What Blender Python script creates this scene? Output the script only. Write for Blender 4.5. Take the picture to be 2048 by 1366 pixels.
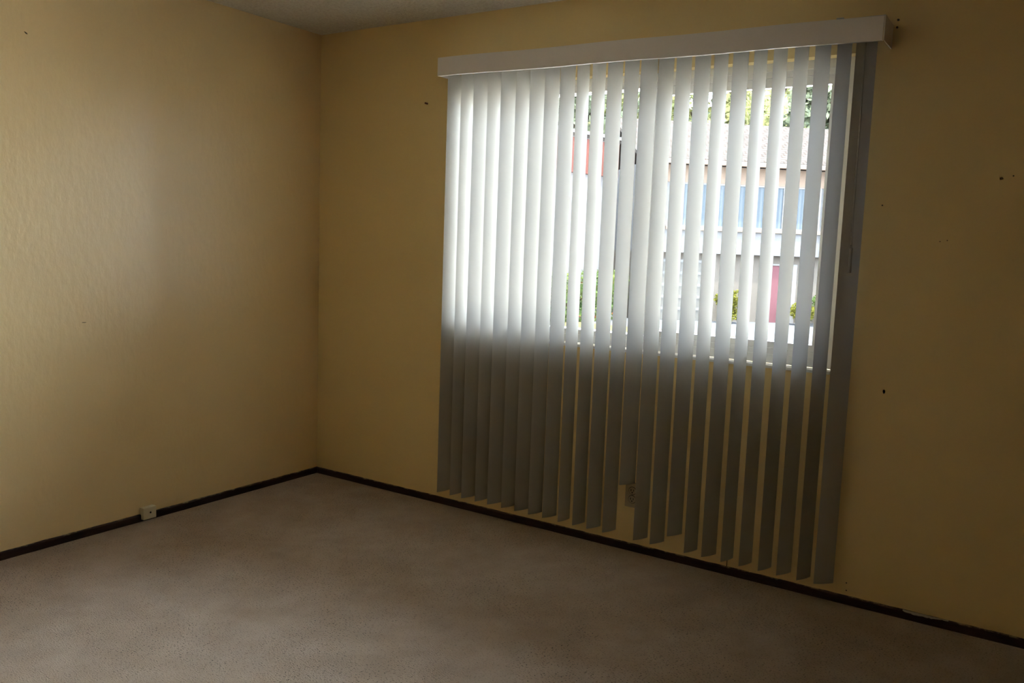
import bpy, bmesh, math, random
from mathutils import Vector, Matrix

for o in list(bpy.data.objects):
    bpy.data.objects.remove(o)
SC = bpy.context.scene
COL = SC.collection
R = math.radians

# ------------------------------------------------------------------ camera
cam_data = bpy.data.cameras.new('camera')
cam = bpy.data.objects.new('camera', cam_data)
COL.objects.link(cam)
cam_data.sensor_fit = 'HORIZONTAL'
cam_data.sensor_width = 36.0
cam_data.lens = 29.7536
cam_data.clip_start = 0.05
cam_data.clip_end = 400
_F = Vector((-0.5410893, 0.83305412, -0.1150791))
_Rr = Vector((0.83577321, 0.5478724, 0.03631782))
_U = Vector((-0.09330337, 0.07652884, 0.99269221))
m = Matrix((( _Rr.x, _U.x, -_F.x, 3.51650316),
            ( _Rr.y, _U.y, -_F.y, -3.39761393),
            ( _Rr.z, _U.z, -_F.z, 1.35263861),
            (0, 0, 0, 1)))
cam.matrix_world = m
SC.camera = cam

# ------------------------------------------------------------------ world, sun, exposure
SC.view_settings.view_transform = 'Standard'
SC.view_settings.look = 'None'
SC.view_settings.gamma = 1.0
SC.view_settings.use_curve_mapping = False
SC.view_settings.exposure = 0.15
SKY_GAIN = 94
SUN_POWER = 30
world = bpy.data.worlds.new('world')
SC.world = world
world.use_nodes = True
wn = world.node_tree
for n in list(wn.nodes):
    wn.nodes.remove(n)
sky = wn.nodes.new('ShaderNodeTexSky')
sky.sky_type = 'HOSEK_WILKIE'
sky.sun_direction = Vector((0.22, -0.25, 0.94)).normalized()
sky.turbidity = 4.0
sky.ground_albedo = 0.4
pale = wn.nodes.new('ShaderNodeMixRGB')
pale.inputs[0].default_value = 0.72
pale.inputs[2].default_value = (0.385, 0.42, 0.485, 1)
bg = wn.nodes.new('ShaderNodeBackground')
bg.inputs[1].default_value = SKY_GAIN
out = wn.nodes.new('ShaderNodeOutputWorld')
wn.links.new(sky.outputs[0], pale.inputs[1])
wn.links.new(pale.outputs[0], bg.inputs[0])
wn.links.new(bg.outputs[0], out.inputs[0])

sd = bpy.data.lights.new('sun', 'SUN')
sd.energy = SUN_POWER
sd.angle = R(0.6)
sd.color = (1.0, 0.95, 0.86)
sun = bpy.data.objects.new('sun', sd)
COL.objects.link(sun)
sun.rotation_euler = Vector((0.22, -0.25, 0.94)).to_track_quat('Z', 'Y').to_euler()
sun.location = (10, -10, 20)


# ------------------------------------------------------------------ helpers
def tag(o, label=None, cat=None, group=None, kind=None):
    if label: o['label'] = label
    if cat: o['category'] = cat
    if group: o['group'] = group
    if kind: o['kind'] = kind
    return o


def empty(name, loc=(0, 0, 0), rz=0):
    o = bpy.data.objects.new(name, None)
    o.empty_display_size = 0.1
    o.location = loc
    o.rotation_euler = (0, 0, rz)
    COL.objects.link(o)
    return o


def obj(name, bm, mat=None, parent=None, smooth=False, loc=None):
    me = bpy.data.meshes.new(name)
    bm.normal_update()
    bm.to_mesh(me)
    bm.free()
    if mat:
        for k in (mat if isinstance(mat, (list, tuple)) else [mat]):
            me.materials.append(k)
    if smooth:
        for p in me.polygons:
            p.use_smooth = True
    o = bpy.data.objects.new(name, me)
    COL.objects.link(o)
    if parent:
        o.parent = parent
    if loc:
        o.location = loc
    return o


def box(bm, x0, x1, y0, y1, z0, z1, mi=0):
    v = [bm.verts.new((x, y, z)) for z in (z0, z1) for y in (y0, y1) for x in (x0, x1)]
    fs = []
    for q in ((0, 2, 3, 1), (4, 5, 7, 6), (0, 1, 5, 4), (2, 6, 7, 3), (0, 4, 6, 2), (1, 3, 7, 5)):
        f = bm.faces.new([v[i] for i in q])
        f.material_index = mi
        fs.append(f)
    return fs


def bevel(bm, w, seg=2):
    bmesh.ops.bevel(bm, geom=list(bm.edges), offset=w, segments=seg, profile=0.7, affect='EDGES', clamp_overlap=True)


def cyl(bm, p0, p1, r0, r1=None, seg=16):
    p0 = Vector(p0); p1 = Vector(p1)
    r1 = r0 if r1 is None else r1
    d = p1 - p0
    q = d.to_track_quat('Z', 'Y').to_matrix().to_4x4()
    M = Matrix.Translation((p0 + p1) / 2) @ q
    bmesh.ops.create_cone(bm, cap_ends=True, segments=seg, radius1=r0, radius2=r1, depth=d.length, matrix=M)


def nb():
    return bmesh.new()


# ------------------------------------------------------------------ materials
def mat(name, col=(0.8, 0.8, 0.8), rough=0.5, spec=0.5, metal=0.0):
    m = bpy.data.materials.new(name)
    m.use_nodes = True
    b = m.node_tree.nodes['Principled BSDF']
    b.inputs['Base Color'].default_value = (*col, 1)
    b.inputs['Roughness'].default_value = rough
    b.inputs['Specular IOR Level'].default_value = spec
    b.inputs['Metallic'].default_value = metal
    return m, m.node_tree, b


def N(t, kind, **kw):
    n = t.nodes.new(kind)
    for k, v in kw.items():
        if k in n.inputs.keys():
            n.inputs[k].default_value = v
        else:
            setattr(n, k, v)
    return n


def coords(t, scale=(1, 1, 1)):
    tc = N(t, 'ShaderNodeTexCoord')
    mp = N(t, 'ShaderNodeMapping')
    mp.inputs['Scale'].default_value = scale
    t.links.new(tc.outputs['Object'], mp.inputs['Vector'])
    return mp.outputs['Vector']


def noise(t, vec, scale, detail=3.0, rough=0.55):
    n = N(t, 'ShaderNodeTexNoise')
    n.inputs['Scale'].default_value = scale
    n.inputs['Detail'].default_value = detail
    n.inputs['Roughness'].default_value = rough
    t.links.new(vec, n.inputs['Vector'])
    return n.outputs['Fac']


def ramp(t, fac, stops):
    r = N(t, 'ShaderNodeValToRGB')
    el = r.color_ramp.elements
    while len(el) < len(stops):
        el.new(0.5)
    for e, (p, c) in zip(el, stops):
        e.position = p
        e.color = (*c, 1) if len(c) == 3 else c
    t.links.new(fac, r.inputs['Fac'])
    return r.outputs['Color']


def bump(t, b, h, strength, dist, prev=None):
    n = N(t, 'ShaderNodeBump')
    n.inputs['Strength'].default_value = strength
    n.inputs['Distance'].default_value = dist
    t.links.new(h, n.inputs['Height'])
    if prev:
        t.links.new(prev, n.inputs['Normal'])
    t.links.new(n.outputs['Normal'], b.inputs['Normal'])
    return n.outputs['Normal']


def mix(t, a, b_, fac, mode='MIX'):
    n = N(t, 'ShaderNodeMixRGB', blend_type=mode)
    for i, v in ((0, fac), (1, a), (2, b_)):
        if isinstance(v, (int, float)):
            n.inputs[i].default_value = v
        elif isinstance(v, tuple):
            n.inputs[i].default_value = (*v, 1)
        else:
            t.links.new(v, n.inputs[i])
    return n.outputs[0]


# yellow satin wall paint with roller texture
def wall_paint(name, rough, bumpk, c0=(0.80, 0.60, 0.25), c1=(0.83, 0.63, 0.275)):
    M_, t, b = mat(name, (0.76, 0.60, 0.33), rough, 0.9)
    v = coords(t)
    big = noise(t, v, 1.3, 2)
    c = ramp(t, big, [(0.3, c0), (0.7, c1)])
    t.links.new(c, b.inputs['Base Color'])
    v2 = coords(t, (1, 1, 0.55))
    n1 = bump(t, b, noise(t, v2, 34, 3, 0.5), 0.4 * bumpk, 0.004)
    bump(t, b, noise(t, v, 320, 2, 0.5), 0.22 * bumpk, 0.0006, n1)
    return M_


M_wall_left_lit = wall_paint('paint_wall_left_lit', 0.34, 1.0, (0.81, 0.59, 0.275), (0.84, 0.62, 0.305))  # same paint as back wall; less yellow daylit tone put into the colour
M_wall = wall_paint('paint_wall', 0.5, 0.55)
M_wall_unseen_dark = wall_paint('paint_wall_unseen_dark', 0.5, 0.55, (0.34, 0.22, 0.11), (0.38, 0.25, 0.13))  # unseen right and front walls, darkened to cut bounced light on the right

M_ceil, t, b = mat('ceiling_texture', (0.74, 0.68, 0.56), 0.95, 0.1)
v = coords(t)
n1 = bump(t, b, noise(t, v, 60, 5, 0.7), 0.9, 0.012)
bump(t, b, noise(t, v, 170, 3, 0.6), 0.6, 0.004, n1)
c = ramp(t, noise(t, v, 90, 3), [(0.35, (0.76, 0.69, 0.56)), (0.6, (0.88, 0.82, 0.69))])
t.links.new(c, b.inputs['Base Color'])

# carpet: cut pile, beige with pressed patches, tuft gaps
M_carpet, t, b = mat('carpet', (0.45, 0.38, 0.32), 0.97, 0.05)
v = coords(t)
big = noise(t, v, 1.6, 3, 0.6)
mid = noise(t, v, 7.0, 4, 0.65)
c1 = ramp(t, big, [(0.36, (0.385, 0.285, 0.19)), (0.62, (0.445, 0.35, 0.26))])
c2 = ramp(t, mid, [(0.32, (0.86, 0.84, 0.82)), (0.62, (1.0, 1.0, 1.0))])
c = mix(t, c1, c2, 1.0, 'MULTIPLY')
vs = coords(t, (1.0, 1.7, 1))
tuft = noise(t, vs, 125, 2, 0.55)
gapmask = ramp(t, noise(t, v, 2.2, 2), [(0.42, (0.0, 0.0, 0.0)), (0.58, (1.0, 1.0, 1.0))])
pits = ramp(t, tuft, [(0.33, (0.06, 0.05, 0.04)), (0.41, (1, 1, 1))])
c = mix(t, c, mix(t, (1.0, 1.0, 1.0), pits, mix(t, (0.45, 0.45, 0.45), (1.0, 1.0, 1.0), gapmask)), 1.0, 'MULTIPLY')
fine = ramp(t, noise(t, v, 420, 2, 0.6), [(0.3, (0.80, 0.79, 0.78)), (0.6, (1.06, 1.05, 1.04))])
c = mix(t, c, fine, 1.0, 'MULTIPLY')
t.links.new(c, b.inputs['Base Color'])
b.inputs['Sheen Weight'].default_value = 0.15
b.inputs['Sheen Roughness'].default_value = 0.6
n1 = bump(t, b, tuft, 0.35, 0.006)
bump(t, b, noise(t, v, 420, 3, 0.7), 0.7, 0.003, n1)

# baseboard: dark stained wood with scuffs and wall paint smeared along its top
def board_mat(name, sx):
    M_, t, b = mat(name, (0.06, 0.03, 0.02), 0.55, 0.2)
    v = coords(t, sx)
    g = noise(t, v, 30, 4)
    c = ramp(t, g, [(0.3, (0.014, 0.006, 0.004)), (0.7, (0.045, 0.020, 0.012))])
    v3 = coords(t)
    sep = N(t, 'ShaderNodeSeparateXYZ')
    t.links.new(v3, sep.inputs[0])
    w = noise(t, v3, 22, 4, 0.7)
    ad = N(t, 'ShaderNodeMath', operation='MULTIPLY_ADD')
    t.links.new(w, ad.inputs[0]); ad.inputs[1].default_value = 0.020
    t.links.new(sep.outputs['Z'], ad.inputs[2])
    mask = ramp(t, ad.outputs[0], [(0.0435, (0, 0, 0)), (0.0450, (1, 1, 1))])
    c = mix(t, c, (0.40, 0.29, 0.15), mask)
    chip = ramp(t, noise(t, coords(t, (1, 1, 2.5)), 9.0, 5, 0.75), [(0.735, (0, 0, 0)), (0.745, (1, 1, 1))])
    c = mix(t, c, (0.30, 0.24, 0.17), chip)
    t.links.new(c, b.inputs['Base Color'])
    bump(t, b, g, 0.3, 0.002)
    return M_


M_board_b = board_mat('stained_wood_back', (0.25, 3, 3))
M_board_l = board_mat('stained_wood_left', (3, 0.25, 3))

M_vinyl, t, b = mat('white_window_vinyl', (0.80, 0.79, 0.76), 0.35, 0.5)
M_sill, t, b = mat('sill_paint', (0.78, 0.76, 0.70), 0.4, 0.4)
M_valance, t, b = mat('valance_plastic', (0.84, 0.79, 0.76), 0.38, 0.45)
M_rail, t, b = mat('headrail_metal', (0.62, 0.60, 0.57), 0.35, 0.5)
M_wand, t, b = mat('smoky_wand_plastic', (0.42, 0.40, 0.36), 0.3, 0.5)
M_plate, t, b = mat('ivory_plastic', (0.40, 0.31, 0.18), 0.35, 0.5)
M_plate2, t, b = mat('cream_plastic', (0.70, 0.60, 0.38), 0.4, 0.5)
M_dark, t, b = mat('dark_recess', (0.010, 0.007, 0.005), 0.8, 0.1)
M_screw, t, b = mat('dull_screw', (0.10, 0.08, 0.06), 0.45, 0.5, 0.6)
M_plug, t, b = mat('brown_plug', (0.11, 0.025, 0.012), 0.5, 0.4)
M_scuff, t, b = mat('scuff', (0.16, 0.11, 0.06), 0.8, 0.1)
M_flake, t, b = mat('bare_plaster', (0.42, 0.36, 0.28), 0.9, 0.1)

# vane: thin translucent pvc sheet
M_vane = bpy.data.materials.new('vane_pvc')
M_vane.use_nodes = True
t = M_vane.node_tree
for n in list(t.nodes):
    t.nodes.remove(n)
o_ = N(t, 'ShaderNodeOutputMaterial')
df = N(t, 'ShaderNodeBsdfDiffuse'); df.inputs[0].default_value = (0.46, 0.435, 0.38, 1)
tr = N(t, 'ShaderNodeBsdfTranslucent'); tr.inputs[0].default_value = (0.84, 0.84, 0.83, 1)
ms = N(t, 'ShaderNodeMixShader'); ms.inputs[0].default_value = 0.10
gl = N(t, 'ShaderNodeBsdfGlossy'); gl.inputs[1].default_value = 0.35
ms2 = N(t, 'ShaderNodeMixShader'); ms2.inputs[0].default_value = 0.03
t.links.new(df.outputs[0], ms.inputs[1]); t.links.new(tr.outputs[0], ms.inputs[2])
t.links.new(ms.outputs[0], ms2.inputs[1]); t.links.new(gl.outputs[0], ms2.inputs[2])
t.links.new(ms2.outputs[0], o_.inputs[0])

# clear glazing
M_glass = bpy.data.materials.new('window_glass')
M_glass.use_nodes = True
t = M_glass.node_tree
for n in list(t.nodes):
    t.nodes.remove(n)
o_ = N(t, 'ShaderNodeOutputMaterial')
tp = N(t, 'ShaderNodeBsdfTransparent'); tp.inputs[0].default_value = (0.94, 0.96, 0.95, 1)
gs = N(t, 'ShaderNodeBsdfGlossy'); gs.inputs[1].default_value = 0.02
fr = N(t, 'ShaderNodeFresnel'); fr.inputs[0].default_value = 1.45
ms = N(t, 'ShaderNodeMixShader')
t.links.new(fr.outputs[0], ms.inputs[0]); t.links.new(tp.outputs[0], ms.inputs[1]); t.links.new(gs.outputs[0], ms.inputs[2])
t.links.new(ms.outputs[0], o_.inputs[0])

# ------------------------------------------------------------------ room shell
H = 2.44
XR, YF = 4.35, -4.3         # right wall, wall behind the camera
TH = 0.15
WX0, WX1, WZ0, WZ1 = 0.925, 2.785, 0.905, 2.10   # window opening

bm = nb()
box(bm, -TH, WX0, 0, TH, -0.02, H + 0.1)
box(bm, WX1, XR + TH, 0, TH, -0.02, H + 0.1)
box(bm, WX0, WX1, 0, TH, -0.02, WZ0 - 0.012)
box(bm, WX0, WX1, 0, TH, WZ1, H + 0.1)
bmesh.ops.remove_doubles(bm, verts=list(bm.verts), dist=1e-5)
tag(obj('wall_back', bm, M_wall), kind='structure')
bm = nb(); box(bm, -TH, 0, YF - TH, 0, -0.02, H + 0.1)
tag(obj('wall_left', bm, M_wall_left_lit), kind='structure')
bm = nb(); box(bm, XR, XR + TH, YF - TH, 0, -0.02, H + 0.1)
tag(obj('wall_right', bm, M_wall_unseen_dark), kind='structure')
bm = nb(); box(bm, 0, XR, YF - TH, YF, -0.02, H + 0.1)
tag(obj('wall_front', bm, M_wall_unseen_dark), kind='structure')
bm = nb(); box(bm, -TH, XR + TH, YF - TH, TH, -0.14, 0.0)
tag(obj('floor', bm, M_carpet), kind='structure')
bm = nb(); box(bm, -TH, XR + TH, YF - TH, TH, H, H + 0.12)
tag(obj('ceiling', bm, M_ceil), kind='structure')


# baseboards with slightly uneven top edge
def baseboard(name, a, b_, axis, side, M_, seed):
    rnd = random.Random(seed)
    bm = nb()
    n = int((b_ - a) / 0.04)
    rows = []
    for i in range(n + 1):
        s = a + (b_ - a) * i / n
        top = 0.034 + rnd.uniform(-0.0012, 0.0012)
        th = 0.0105 + rnd.uniform(-0.0008, 0.0008)
        prof = [(0.0, -0.005), (th, -0.005), (th, top - 0.006), (th - 0.003, top - 0.001), (0.0, top)]
        row = []
        for d, z in prof:
            row.append(bm.verts.new((s, -d, z) if axis == 'x' else (d, s, z)))
        rows.append(row)
    for r0, r1 in zip(rows, rows[1:]):
        for k in range(4):
            f = [r0[k], r0[k + 1], r1[k + 1], r1[k]]
            bm.faces.new(f)
    bmesh.ops.recalc_face_normals(bm, faces=list(bm.faces))
    return tag(obj(name, bm, M_), kind='structure')


baseboard('baseboard_back', 0.0105, XR, 'x', 1, M_board_b, 3)
baseboard('baseboard_left', YF, 0.0, 'y', 1, M_board_l, 5)

# ------------------------------------------------------------------ window
bm = nb()
FY0, FY1 = 0.055, 0.125
fx0, fx1, fz0, fz1 = 0.975, 2.735, 0.966, 2.042
box(bm, WX0, fx0, FY0, FY1, WZ0, WZ1)
box(bm, fx1, WX1, FY0, FY1, WZ0, WZ1)
box(bm, fx0, fx1, FY0, FY1, WZ0, fz0)
box(bm, fx0, fx1, FY0, FY1, fz1, WZ1)
# inner stepped track lip
box(bm, fx0, fx1, FY0 - 0.006, FY0, fz0 - 0.030, fz0 - 0.024)
box(bm, fx0, fx1, FY0 - 0.006, FY0, fz1 + 0.024, fz1 + 0.030)
win = tag(obj('window_1', bm, M_vinyl), kind='structure')
bm = nb()
box(bm, 1.955, 1.995, 0.094, 0.114, fz0, fz1)
bevel(bm, 0.0015, 1)
obj('fixed_mullion', bm, M_vinyl, win)
bm = nb()
sx0, sx1 = 1.965, 2.733
box(bm, sx0, sx0 + 0.045, 0.060, 0.086, fz0 + 0.001, fz1 - 0.001)
box(bm, sx1 - 0.040, sx1, 0.060, 0.086, fz0 + 0.001, fz1 - 0.001)
box(bm, sx0 + 0.045, sx1 - 0.040, 0.060, 0.086, fz0 + 0.001, fz0 + 0.027)
box(bm, sx0 + 0.045, sx1 - 0.040, 0.060, 0.086, fz1 - 0.036, fz1 - 0.001)
sash = obj('sliding_sash', bm, M_vinyl, win)
bm = nb(); box(bm, sx0 + 0.012, sx0 + 0.026, 0.048, 0.060, 1.44, 1.54); bevel(bm, 0.003, 2)
obj('sash_latch', bm, M_vinyl, sash)
bm = nb(); box(bm, sx0 + 0.044, sx1 - 0.039, 0.071, 0.075, fz0 + 0.026, fz1 - 0.035)
obj('glass_pane', bm, M_glass, sash)
bm = nb(); box(bm, fx0, 1.956, 0.102, 0.106, fz0, fz1)
obj('glass_pane', bm, M_glass, win)
bm = nb(); box(bm, WX0 + 0.001, WX1 - 0.001, -0.013, FY0, WZ0 - 0.012, WZ0); bevel(bm, 0.002, 2)
obj('window_sill', bm, M_sill, win)

# ------------------------------------------------------------------ vertical blind
blind = empty('vertical_blind', (1.92, 0, 2.15))
tag(blind, 'white vertical blind with plain white valance hanging over the window', 'window blind')


def child(name, bm, M_, par, smooth=False):
    """mesh given in room coordinates, kept under an empty at `off`"""
    o = obj(name, bm, M_, par, smooth)
    off = Vector((0, 0, 0)); p = par
    while p:
        off += p.location; p = p.parent
    o.data.transform(Matrix.Translation(-off))
    return o


# valance: front board, two returns, curled lip; hangs a little lower on the right
def vz(x):
    return 2.126 + (2.102 - 2.126) * (x - 0.935) / (2.902 - 0.935)


bm = nb()
VX0, VX1, VY, VH, VT = 0.937, 2.902, -0.158, 0.084, 0.0035
prof = [(VY, 0.0), (VY, VH), (VY + 0.006, VH), (VY + 0.006, VH - VT), (VY + VT, VH - VT), (VY + VT, VT), (VY + 0.012, VT), (VY + 0.012, 0.0)]
rows = []
for i in range(25):
    x = VX0 + (VX1 - VX0) * i / 24
    z0 = vz(x) + 0.0015 * math.sin(i * 0.7)
    rows.append([bm.verts.new((x, y, z0 + z)) for y, z in prof])
for r0, r1 in zip(rows, rows[1:]):
    for k in range(len(prof)):
        k2 = (k + 1) % len(prof)
        bm.faces.new([r0[k], r0[k2], r1[k2], r1[k]])
bm.faces.new(rows[0]); bm.faces.new(list(reversed(rows[-1])))
bmesh.ops.recalc_face_normals(bm, faces=list(bm.faces))
val = child('valance', bm, M_valance, blind)
bm = nb()
z = vz(VX0)
box(bm, VX0 - 0.001, VX0 + 0.003, VY + 0.003, -0.0005, z + 0.001, z + VH)
child('valance_return', bm, M_valance, val)
bm = nb()
z = vz(VX1)
box(bm, VX1 + 0.0015, VX1 + 0.005, VY + 0.002, -0.0005, z + 0.001, z + VH)
child('valance_return', bm, M_valance, val)

bm = nb()
box(bm, 0.945, 2.895, -0.092, -0.050, 2.172, 2.205)
bevel(bm, 0.003, 2)
child('head_rail', bm, M_rail, blind)
for x in (1.10, 1.92, 2.74):
    bm = nb()
    box(bm, x - 0.012, x + 0.012, -0.100, -0.001, 2.206, 2.2085)
    box(bm, x - 0.012, x + 0.012, -0.003, -0.0005, 2.19, 2.2085)
    child('bracket', bm, M_rail, blind)

VW = 0.083


def vane_mesh(top, bot, notch=None):
    bm = nb()
    nx, nz = 8, 14
    g = []
    for j in range(nz + 1):
        z = bot + (top - bot) * j / nz
        row = []
        for i in range(nx + 1):
            u = i / nx - 0.5
            sag = 0.0045 * (1 - 4 * u * u)
            row.append(bm.verts.new((u * VW, -sag, z)))
        g.append(row)
    for j in range(nz):
        for i in range(nx):
            bm.faces.new([g[j][i], g[j][i + 1], g[j + 1][i + 1], g[j + 1][i]])
    me_o = obj('vane', bm, M_vane, blind, True)
    return me_o


angles = [76, 80, 70.5, 75.5, 67.5, 71.5, 67.5, 68, 67, 78, 74, 66.5, 69, 59, 65, 65, 63, 69, 63, 71.5, 69, 67.5, 62.5, 65.5, 43]
xs = [0.967, 1.046, 1.125, 1.204, 1.283, 1.364, 1.441, 1.519, 1.598, 1.676, 1.753, 1.831, 1.909, 1.988, 2.064, 2.141,
      2.221, 2.297, 2.376, 2.454, 2.530, 2.609, 2.686, 2.762, 2.838]
# rough top-of-vane and stem heights are measured from the blind's origin
VTOP = 2.150 - 2.15
proto = vane_mesh(VTOP, 0.091 - 2.15)
stem_me = None
rnd = random.Random(11)
for i, (x, a) in enumerate(zip(xs, angles)):
    yc = -0.062 - 0.022 * i / 24
    if i == 0:
        v_ = proto
    elif i == 13:
        v_ = vane_mesh(VTOP, 0.322 - 2.15)
        v_['label'] = 'broken vane cut short above the power outlet'
    elif i == 16:
        v_ = vane_mesh(VTOP, 0.144 - 2.15)
        v_['label'] = 'shorter vane ending above the baseboard'
    else:
        v_ = proto.copy(); COL.objects.link(v_)
    v_.name = 'vane'
    v_.location = (x - 1.92, yc, 0)
    tx = rnd.uniform(-0.0008, 0.0008)
    v_.rotation_euler = (0.0, tx, R(a))
    # hanger stem joining the vane to the carrier in the head rail
    if i == 0:
        bm = nb()
        box(bm, -0.006, 0.006, -0.0012, 0.0012, VTOP - 0.012, VTOP + 0.024)
        stem = obj('vane_hanger', bm, M_rail, v_)
    else:
        s_ = stem.copy(); COL.objects.link(s_); s_.parent = v_
bm = nb()
cyl(bm, (2.838, -0.108, 2.185), (2.845, -0.112, 1.385), 0.0032, seg=10)
wand = child('wand', bm, M_wand, blind, True)
bm = nb()
cyl(bm, (2.845, -0.112, 1.392), (2.846, -0.112, 1.380), 0.0040, 0.0062, 14)
cyl(bm, (2.846, -0.112, 1.380), (2.847, -0.112, 1.290), 0.0062, 0.0062, 14)
child('handle', bm, M_wand, wand, True)
bm = nb()
cyl(bm, (2.838, -0.108, 2.187), (2.838, -0.088, 2.190), 0.002, seg=8)
child('hook', bm, M_wand, wand, True)

# ------------------------------------------------------------------ outlet on the back wall
ot = empty('power_outlet', (1.984, 0, 0.256))
tag(ot, 'ivory double power outlet low on the wall behind the vertical blind', 'power outlet')
bm = nb(); box(bm, -0.035, 0.035, -0.006, 0, -0.0572, 0.0572); bevel(bm, 0.002, 2)
obj('cover_plate', bm, M_plate, ot)
for dz in (0.0195, -0.0195):
    bm = nb()
    cyl(bm, (0, -0.0055, 0), (0, -0.0085, 0), 0.0168, seg=24)
    r_ = obj('receptacle', bm, M_plate, ot, loc=(0, 0, dz))
    bm = nb()
    # dark gap ring
    bmesh.ops.create_circle(bm, cap_ends=False, segments=24, radius=0.0168, matrix=Matrix.Translation((0, -0.0065, 0)) @ Matrix.Rotation(R(90), 4, 'X'))
    inner = list(bm.edges)
    ret = bmesh.ops.extrude_edge_only(bm, edges=inner)
    for vv in [g for g in ret['geom'] if isinstance(g, bmesh.types.BMVert)]:
        vv.co.x *= 1.12; vv.co.z *= 1.12
    obj('gap_ring', bm, M_dark, r_)
    bm = nb()
    box(bm, -0.0078, -0.0048, -0.0090, -0.0084, -0.002, 0.0075)
    obj('slot', bm, M_dark, r_)
    bm = nb()
    box(bm, 0.0048, 0.0078, -0.0090, -0.0084, -0.001, 0.0065)
    obj('slot', bm, M_dark, r_)
    bm = nb()
    cyl(bm, (0, -0.0084, -0.0080), (0, -0.0090, -0.0080), 0.0030, seg=12)
    obj('ground_hole', bm, M_dark, r_)
bm = nb(); cyl(bm, (0, -0.006, 0), (0, -0.0075, 0), 0.003, seg=12)
obj('screw', bm, M_screw, ot)

# ------------------------------------------------------------------ cable box on the left baseboard
jb = empty('cable_jack', (0.0, -1.086, 0.040))
tag(jb, 'small square cream cable jack box mounted over the left baseboard', 'cable jack')
bm = nb(); box(bm, 0.0, 0.030, -0.033, 0.033, -0.030, 0.026); bevel(bm, 0.0035, 2)
jack_body = obj('housing', bm, M_plate2, jb)
bm = nb(); cyl(bm, (0.0295, 0.003, 0.0), (0.0306, 0.003, 0.0), 0.0045, seg=14)
obj('socket_hole', bm, M_dark, jb)


# ------------------------------------------------------------------ small marks on the walls
def blob(bm, cx, cz, rx, rz, depth, seed, n=12):
    """irregular shallow lump lying on the back wall plane y=0 facing -y"""
    r_ = random.Random(seed)
    pts = [(cx + rx * math.cos(2 * math.pi * k / n) * r_.uniform(0.75, 1.15), cz + rz * math.sin(2 * math.pi * k / n) * r_.uniform(0.75, 1.15)) for k in range(n)]
    lo = [bm.verts.new((x, 0.0, z)) for x, z in pts]
    hi = [bm.verts.new((cx + (x - cx) * 0.8, -depth, cz + (z - cz) * 0.8)) for x, z in pts]
    bm.faces.new(hi)
    for k in range(n):
        k2 = (k + 1) % n
        bm.faces.new([lo[k], lo[k2], hi[k2], hi[k]])
    bmesh.ops.recalc_face_normals(bm, faces=list(bm.faces))


def back_mark(name, x, z, rx, rz, depth, M_, label, cat, seed=1):
    bm = nb(); blob(bm, 0, 0, rx, rz, depth, seed)
    o = obj(name, bm, M_, loc=(x, -0.0002, z))
    return tag(o, label, cat)


def nail(x, z, r_, label, M_=M_screw):
    bm = nb()
    cyl(bm, (0, 0.0, 0), (0, -0.0035, 0), r_ * 0.5, seg=10)
    cyl(bm, (0, -0.0035, 0), (0, -0.0050, 0), r_, seg=14)
    return tag(obj('nail', bm, M_, loc=(x, 0, z)), label, 'nail')


bm = nb()
cyl(bm, (-0.004, 0, 0.001), (-0.004, -0.006, 0.001), 0.0048, 0.0042, 12)
cyl(bm, (0.005, 0, -0.0015), (0.005, -0.008, -0.0015), 0.0050, 0.0040, 12)
tag(obj('wall_plug', bm, M_plug, loc=(0.746, 0, 2.035)), 'dark red-brown plastic wall plug left of the valance', 'wall plug')
for (x, z, lab) in ((2.921, 2.204, 'upper of two dark screws beside the valance right end'),
                    (2.919, 2.178, 'lower of two dark screws beside the valance right end')):
    bm = nb()
    cyl(bm, (0, 0, 0), (0, -0.004, 0), 0.0042, 0.0034, 12)
    s_ = tag(obj('screw', bm, M_screw, loc=(x, 0, z)), lab, 'screw')
    bm = nb(); box(bm, -0.0028, 0.0028, -0.0043, -0.0038, -0.0006, 0.0006)
    obj('slot', bm, M_dark, s_)
back_mark('plaster_chip', 3.296, 1.636, 0.0062, 0.0042, 0.0015, M_scuff, 'brown chipped spot high on the wall near the right edge', 'chip', 4)
nail(3.331, 1.644, 0.0026, 'tiny dark nail just right of the chipped spot on the right wall part')
back_mark('gouge', 2.982, 0.851, 0.0050, 0.0085, 0.0008, M_dark, 'dark oval gouge in the wall right of the blind below sill height', 'gouge', 8)
nail(2.921, 1.542, 0.0028, 'small dark nail close beside the blind at upper height')
nail(3.124, 1.415, 0.0020, 'left one of two faint nails side by side on the right wall part', M_scuff)
nail(3.147, 1.419, 0.0020, 'right one of two faint nails side by side on the right wall part', M_scuff)
nail(2.908, 0.085, 0.0026, 'upper of two small nails just above the baseboard right of the blind')
nail(2.910, 0.055, 0.0026, 'lower of two small nails just above the baseboard right of the blind')
nail(0.985, 2.222, 0.0030, 'small nail showing above the left end of the valance')
nail(2.83, 2.192, 0.0045, 'small nail showing above the right end of the valance')
bm = nb(); cyl(bm, (2.431, -0.004, 0.034), (2.431, -0.003, 0.068), 0.0014, seg=8)
tag(obj('wire_end', bm, M_dark), 'short dark wire end standing up from the baseboard under the blind', 'wire')
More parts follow.
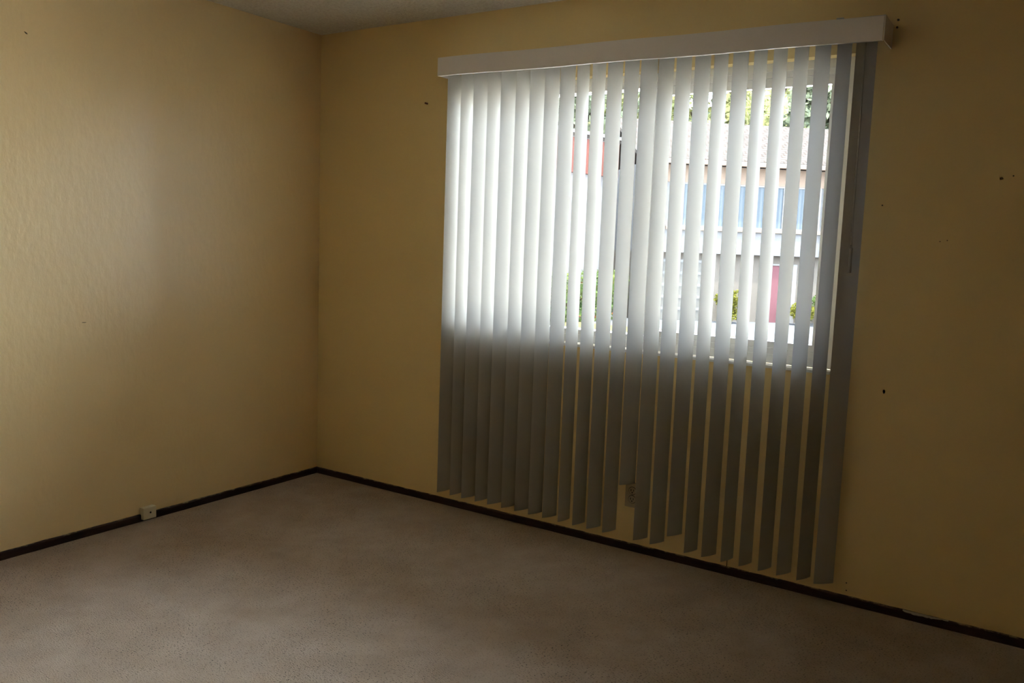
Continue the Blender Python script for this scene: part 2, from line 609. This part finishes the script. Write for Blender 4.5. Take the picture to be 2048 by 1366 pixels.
# left wall marks (plane x = 0)
bm = nb()
blob(bm, 0, 0, 0.011, 0.0016, 0.0006, 5, 14)
bm.transform(Matrix.Rotation(R(90), 4, 'Z') @ Matrix.Rotation(R(3), 4, 'Y'))
tag(obj('scratch', bm, M_scuff, loc=(0.0002, -1.367, 0.948)), 'short horizontal dark scratch on the left wall', 'scratch')
bm = nb()
blob(bm, 0, 0, 0.008, 0.003, 0.0015, 9, 12)
bm.transform(Matrix.Rotation(R(90), 4, 'Z') @ Matrix.Rotation(R(30), 4, 'Y'))
tag(obj('dent', bm, M_scuff, loc=(0.0002, -1.577, 2.106)), 'small brown dent high on the left wall', 'dent')
# broken plaster strip above the baseboard
bm = nb()
rr = random.Random(21)
lo, hi = [], []
nn = 22
for i in range(nn + 1):
    u = i / nn
    x = 3.115 + 0.155 * u
    hgt = 0.010 * (math.sin(math.pi * min(1, u * 1.15 + 0.05)) ** 0.5 if 0 < u < 0.87 else 0.15) * rr.uniform(0.6, 1.05)
    lo.append(bm.verts.new((x, -0.0125, 0.034 - hgt * 0.9)))
    hi.append(bm.verts.new((x, -0.0105, 0.0352)))
for i in range(nn):
    bm.faces.new([lo[i], lo[i + 1], hi[i + 1], hi[i]])
ret = bmesh.ops.extrude_face_region(bm, geom=list(bm.faces))
for vv in [g for g in ret['geom'] if isinstance(g, bmesh.types.BMVert)]:
    vv.co.y += 0.004
tag(obj('trim_1', bm, M_flake), kind='structure')

# ------------------------------------------------------------------ outdoors
GZ = -1.15
M_pave, t, b = mat('pale_paving', (0.42, 0.41, 0.40), 0.9, 0.1)
v = coords(t)
c = ramp(t, noise(t, v, 1.5, 4), [(0.3, (0.55, 0.51, 0.45)), (0.7, (0.65, 0.61, 0.54))])
t.links.new(c, b.inputs['Base Color'])
M_lawn, t, b = mat('dry_lawn', (0.06, 0.06, 0.02), 0.95, 0.0)
v = coords(t)
c = ramp(t, noise(t, v, 9, 5), [(0.3, (0.045, 0.038, 0.018)), (0.7, (0.062, 0.052, 0.026))])
t.links.new(c, b.inputs['Base Color'])
M_stucco, t, b = mat('beige_stucco', (0.050, 0.043, 0.036), 0.9, 0.0)
bump(t, b, noise(t, coords(t), 80, 3), 0.3, 0.01)
M_white_siding, t, b = mat('white_siding', (0.060, 0.058, 0.057), 0.9, 0.0)
M_white_wall, t, b = mat('white_stucco', (0.072, 0.067, 0.066), 0.9, 0.0)
M_peach, t, b = mat('peach_trim', (0.085, 0.062, 0.047), 0.9, 0.0)
M_red, t, b = mat('faded_red_paint', (0.050, 0.019, 0.015), 0.9, 0.0)
M_door, t, b = mat('red_door_paint', (0.050, 0.022, 0.024), 0.9, 0.0)
M_trim_out, t, b = mat('outdoor_white_trim', (0.075, 0.072, 0.07), 0.9, 0.0)


def leafmat(name, c0, c1):
    M_, t, b = mat(name, c0, 0.9, 0.0)
    inf = N(t, 'ShaderNodeObjectInfo')
    v = coords(t)
    c = ramp(t, noise(t, v, 2.3, 3), [(0.3, c0), (0.7, c1)])
    t.links.new(c, b.inputs['Base Color'])
    # leaves let some light through
    tl = N(t, 'ShaderNodeBsdfTranslucent')
    t.links.new(c, tl.inputs[0])
    mx = N(t, 'ShaderNodeMixShader'); mx.inputs[0].default_value = 0.35
    o_ = t.nodes['Material Output']
    t.links.new(b.outputs[0], mx.inputs[1]); t.links.new(tl.outputs[0], mx.inputs[2])
    t.links.new(mx.outputs[0], o_.inputs[0])
    return M_


M_tree = leafmat('tree_leaves', (0.09, 0.10, 0.045), (0.20, 0.19, 0.075))
M_tree2 = leafmat('tree_leaves_olive', (0.08, 0.095, 0.065), (0.15, 0.16, 0.095))
M_hedge = leafmat('hedge_leaves', (0.025, 0.05, 0.018), (0.09, 0.11, 0.03))
M_yellow_bush = leafmat('yellow_bush_leaves', (0.050, 0.050, 0.010), (0.085, 0.080, 0.014))
M_flower, t, b = mat('red_blossom', (0.06, 0.01, 0.006), 0.9, 0.0)
M_bark, t, b = mat('bark', (0.026, 0.018, 0.012), 0.9, 0.0)

M_shingle, t, b = mat('pale_shingles', (0.12, 0.1, 0.084), 0.9, 0.0)
tc = N(t, 'ShaderNodeTexCoord')
br = N(t, 'ShaderNodeTexBrick')
br.inputs['Color1'].default_value = (0.037, 0.032, 0.029, 1)
br.inputs['Color2'].default_value = (0.031, 0.027, 0.024, 1)
br.inputs['Mortar'].default_value = (0.018, 0.0135, 0.011, 1)
br.inputs['Scale'].default_value = 1.0
br.inputs['Brick Width'].default_value = 0.35
br.inputs['Row Height'].default_value = 0.22
br.inputs['Mortar Size'].default_value = 0.018
t.links.new(tc.outputs['Object'], br.inputs['Vector'])
t.links.new(br.outputs['Color'], b.inputs['Base Color'])

M_bluepane, t, b = mat('blinds_behind_glass', (0.1, 0.132, 0.164), 0.4, 0.0)
wv = N(t, 'ShaderNodeTexWave')
wv.inputs['Scale'].default_value = 2.2
t.links.new(coords(t), wv.inputs['Vector'])
c = ramp(t, wv.outputs['Fac'], [(0.2, (0.032, 0.038, 0.043)), (0.8, (0.045, 0.050, 0.054))])
t.links.new(c, b.inputs['Base Color'])

bm = nb()
box(bm, -70, 60, TH + 0.02, 90, GZ - 0.2, GZ)
tag(obj('yard_ground', bm, M_pave), kind='structure')
M_drive, t, b = mat('driveway_asphalt', (0.05, 0.05, 0.052), 0.95, 0.0)
bm = nb()
box(bm, -40, 40, 16.0, 60, GZ - 0.1, GZ + 0.012)
tag(obj('driveway', bm, M_drive), kind='structure')
bm = nb()
box(bm, -13, -4.3, 17.0, 20.9, GZ - 0.05, GZ + 0.03)
tag(obj('yard_lawn', bm, M_lawn), kind='structure')

# ---- shingled two-storey building across the yard (local x along the facade, y away from us)
B = empty('apartment_building', (-4.744, 27.157, GZ), R(40))
tag(B, 'two-storey beige and white building with shingled roof seen through the right part of the window', 'building')


def bb(name, x0, x1, y0, y1, z0, z1, M_, par=B, bev=0):
    bm = nb(); box(bm, x0, x1, y0, y1, z0 - GZ, z1 - GZ)
    if bev: bevel(bm, bev, 1)
    return obj(name, bm, M_, par)


bb('wall', -5.6, 9.0, 0.35, 7.0, GZ, 1.25, M_stucco)
bb('upper_wall', -5.6, 9.0, 0.0, 7.0, 1.251, 4.25, M_white_siding)
bb('eave_band', -5.65, 9.05, -0.04, -0.001, 3.66, 4.24, M_peach)
bb('window_ledge', -4.6, 1.6, -0.10, -0.001, 2.04, 2.15, M_peach)
bm = nb()
e0, e1 = (-0.55, 4.30 - GZ), (3.7, 6.15 - GZ)
for (ya, za), (yb_, zb_) in ((e0, e1), ((7.8, 4.30 - GZ), e1)):
    vs_ = [(-5.75, ya, za), (9.4, ya, za), (9.4, yb_, zb_), (-5.75, yb_, zb_)]
    lo = [bm.verts.new(q) for q in vs_]
    hi = [bm.verts.new((q[0], q[1], q[2] + 0.12)) for q in vs_]
    bm.faces.new(lo); bm.faces.new(hi)
    for k in range(4):
        bm.faces.new([lo[k], lo[(k + 1) % 4], hi[(k + 1) % 4], hi[k]])
bmesh.ops.recalc_face_normals(bm, faces=list(bm.faces))
roof = obj('roof', bm, M_shingle, B)
bb('gutter', -5.75, 9.4, -0.68, -0.54, 4.22, 4.38, M_peach, bev=0.02)
# window band
wx = [-4.35, -3.02, -1.69, -0.36, 0.97]
for a_, b2 in zip(wx, wx[1:]):
    w_ = obj('window', (lambda q: (box(q, a_, a_ + 0.06, -0.06, -0.002, 2.151 - GZ, 3.655 - GZ),
                                   box(q, b2 - 0.06, b2, -0.06, -0.002, 2.151 - GZ, 3.655 - GZ),
                                   box(q, a_ + 0.06, b2 - 0.06, -0.06, -0.002, 3.60 - GZ, 3.655 - GZ),
                                   box(q, a_ + 0.06, b2 - 0.06, -0.06, -0.002, 2.151 - GZ, 2.20 - GZ), q)[-1])(nb()), M_trim_out, B)
    bm = nb(); box(bm, a_ + 0.06, b2 - 0.06, -0.03, -0.002, 2.20 - GZ, 3.60 - GZ)
    obj('pane', bm, M_bluepane, w_)
bm = nb()
cyl(bm, (1.12, -0.07, 1.28 - GZ), (1.12, -0.07, 4.2 - GZ), 0.045, seg=10)
obj('downpipe', bm, M_trim_out, B)
# entrance
bm = nb(); box(bm, -0.73, 0.26, 0.29, 0.349, 0.001, 0.90 - GZ)
dr = obj('door', bm, M_door, B)
bm = nb(); cyl(bm, (-0.62, 0.29, 1.0), (-0.62, 0.22, 1.0), 0.035, seg=12)
obj('door_knob', bm, M_screw, dr)
bm = nb()
box(bm, 0.27, 0.42, 0.25, 0.349, 0.001, 0.96 - GZ)
box(bm, -0.87, -0.74, 0.25, 0.349, 0.001, 0.96 - GZ)
box(bm, -0.74, 0.27, 0.25, 0.349, 0.905 - GZ, 0.96 - GZ)
obj('door_frame', bm, M_trim_out, B)
# sectional garage door
M_garage, t, b = mat('garage_panels', (0.050, 0.047, 0.042), 0.9, 0.0)
gd = obj('garage_door', (lambda q: (box(q, -4.55, -2.85, 0.30, 0.349, 0.001, 1.02 - GZ), q)[-1])(nb()), M_garage, B)
for k in range(5):
    bm = nb()
    zz = 0.38 + k * 0.42
    box(bm, -4.55, -2.85, 0.27, 0.299, zz, zz + 0.09)
    obj('panel_rail', bm, M_trim_out, gd)
bm = nb(); box(bm, -5.25, -4.60, 0.18, 0.349, 0.001, 1.02 - GZ)
obj('garage_post', bm, M_white_wall, B)
bm = nb(); cyl(bm, (-2.1, 0.349, 0.66 - GZ), (-2.1, 0.24, 0.66 - GZ), 0.07, 0.10, 12)
obj('wall_lamp', bm, M_trim_out, B)

# ---- white building with red band on the left
q0 = Vector((-9.739, 21.073, GZ)) + Vector((-math.cos(R(12)), math.sin(R(12)), 0))
A = empty('white_building', q0, R(78))
tag(A, 'white building with a red band under its flat roof behind the hedge on the left', 'building')
bb('wall', -14, 2.75, 0.0, 6.0, GZ, 4.9, M_white_wall, A)
bb('fascia_band', -14.1, 2.76, -0.10, -0.001, 3.78, 4.93, M_red, A)
bb('roof_edge', -14.15, 2.80, -0.16, 6.0, 4.96, 5.06, M_dark, A)
bb('coping', -14.2, 2.85, -0.20, 6.05, 5.061, 5.17, M_trim_out, A)
bb('roof_liner', -14.05, 2.76, -0.12, 6.0, 4.931, 4.959, M_trim_out, A)


# ---- foliage
def leaves(bm, rnd, centres, n, size):
    for _ in range(n):
        cx, cy, cz, rx, rz = rnd.choice(centres)
        while True:
            d = Vector((rnd.uniform(-1, 1), rnd.uniform(-1, 1), rnd.uniform(-1, 1)))
            if 0.1 < d.length < 1: break
        d = d.normalized() * (d.length ** 0.45)
        p = Vector((cx + d.x * rx, cy + d.y * rx, cz + d.z * rz))
        a = Vector((rnd.gauss(0, 1), rnd.gauss(0, 1), rnd.gauss(0, 0.7))).normalized()
        b_ = a.cross(Vector((rnd.gauss(0, 1), rnd.gauss(0, 1), rnd.gauss(0, 1)))).normalized()
        s = size * rnd.uniform(0.6, 1.3)
        vv = [bm.verts.new(p + a * s), bm.verts.new(p + b_ * s * 0.5), bm.verts.new(p - a * s), bm.verts.new(p - b_ * s * 0.5)]
        bm.faces.new(vv)


def tree(label, loc, h, seed, M_, spread=2.6):
    rnd = random.Random(seed)
    T = empty('tree', loc)
    tag(T, label, 'tree', 'trees behind the neighbouring buildings')
    bm = nb()
    cyl(bm, (0, 0, -0.1), (0.1, 0, h * 0.35), 0.28, 0.20, 10)
    cyl(bm, (0.1, 0, h * 0.33), (-0.1, 0.1, h * 0.75), 0.20, 0.08, 8)
    for k in range(7):
        a = rnd.uniform(0, 6.28); z = h * rnd.uniform(0.32, 0.6)
        cyl(bm, (0.05, 0, z), (math.cos(a) * spread * 0.7, math.sin(a) * spread * 0.7, z + h * rnd.uniform(0.12, 0.3)), 0.09, 0.03, 6)
    obj('trunk', bm, M_bark, T)
    cs = []
    for k in range(30):
        a = rnd.uniform(0, 6.28); rr_ = spread * rnd.uniform(0.1, 1.0)
        z = h * rnd.uniform(0.38, 0.95)
        cs.append((math.cos(a) * rr_, math.sin(a) * rr_, z, rnd.uniform(0.9, 1.5) * h / 16, rnd.uniform(0.9, 1.4) * h / 16))
    bm = nb()
    leaves(bm, rnd, cs, 9500, 0.013 * h)
    obj('crown', bm, M_, T)
    return T


cp = Vector((3.5165, -3.3976, 0))


def at(yaw, dist, z=GZ):
    return (cp.x + math.sin(R(yaw)) * dist, cp.y + math.cos(R(yaw)) * dist, z)


for k, (yaw, dist, M_, lab) in enumerate([
        (-13.4, 53, M_tree2, 'grey-green tree behind the shingled roof at the right window edge'),
        (-16.8, 63, M_tree, 'yellow-green tree behind the shingled roof straight above the red door'),
        (-20.0, 43, M_tree, 'yellow-green tree behind the middle of the shingled roof'),
        (-23.2, 53, M_tree2, 'grey-green tree at the left end of the shingled roof'),
        (-26.4, 63, M_tree, 'yellow-green tree seen between the two neighbouring buildings'),
        (-29.6, 43, M_tree2, 'grey-green tree rising behind the flat white roof'),
        (-33.0, 53, M_tree, 'yellow-green tree behind the flat white roof, leftmost of the row')]):
    tree(lab, at(yaw, dist), dist * 0.375, 40 + k, M_, 2.5 + (dist - 43) * 0.03)


def shrub(name, label, cat, loc, rz, cs, n, size, M_, seed, flowers=0, group=None):
    rnd = random.Random(seed)
    T = empty(name, loc, rz)
    tag(T, label, cat, group)
    for c_ in (cs[:1] if len(cs) < 20 else []):
        bm = nb()
        cyl(bm, (c_[0], c_[1], 0), (c_[0], c_[1], c_[2]), 0.03, 0.015, 6)
        obj('stem', bm, M_bark, T)
    bm = nb(); leaves(bm, rnd, cs, n, size)
    obj('foliage', bm, M_, T)
    if flowers:
        bm = nb(); leaves(bm, rnd, [(c_[0], c_[1], c_[2], c_[3] * 1.05, c_[4] * 0.7) for c_ in cs], flowers, size * 1.1)
        o = obj('blossoms', bm, M_flower, T)
        o['kind'] = 'stuff'
    return T


cs = []
rr = random.Random(4)
for k in range(30):
    s = -5.5 + k * 0.26
    for z in (0.3, 0.85, 1.4):
        cs.append((s, rr.uniform(-0.12, 0.12), z * (1.0 if s > 0.2 else 0.92), 0.38, 0.36))
shrub('hedge', 'clipped green hedge with red blossoms in front of the white building', 'hedge',
      (-9.739 - 0.2, 21.073 + 0.1, GZ), R(78), cs, 16000, 0.055, M_hedge, 6, 700)
cosr, sinr = math.cos(R(40)), math.sin(R(40))


def fb(s, n):
    return (-4.744 + cosr * s - sinr * n, 27.157 + sinr * s + cosr * n, GZ)


shrub('bush', 'bright yellow-green bush beside the garage door of the beige building', 'bush', fb(-2.15, -0.45), 0,
      [(rr.uniform(-0.35, 0.35), rr.uniform(-0.2, 0.2), z, 0.32, 0.25) for z in (0.35, 0.5, 0.7, 0.85, 0.95, 0.8)], 1500, 0.06, M_yellow_bush, 8)
shrub('bush', 'low yellow-green bush right of the red door', 'bush', fb(0.75, -0.75), 0,
      [(rr.uniform(-0.6, 0.6), rr.uniform(-0.25, 0.25), z, 0.32, 0.22) for z in (0.25, 0.35, 0.45, 0.55, 0.6, 0.5, 0.4)], 1600, 0.06, M_yellow_bush, 9)
shrub('bush', 'dark green bush against the beige wall at the right window edge', 'bush', fb(1.45, -0.25), 0,
      [(rr.uniform(-0.3, 0.3), rr.uniform(-0.2, 0.2), z, 0.3, 0.25) for z in (0.4, 0.6, 0.75, 0.85)], 1100, 0.06, M_hedge, 10)
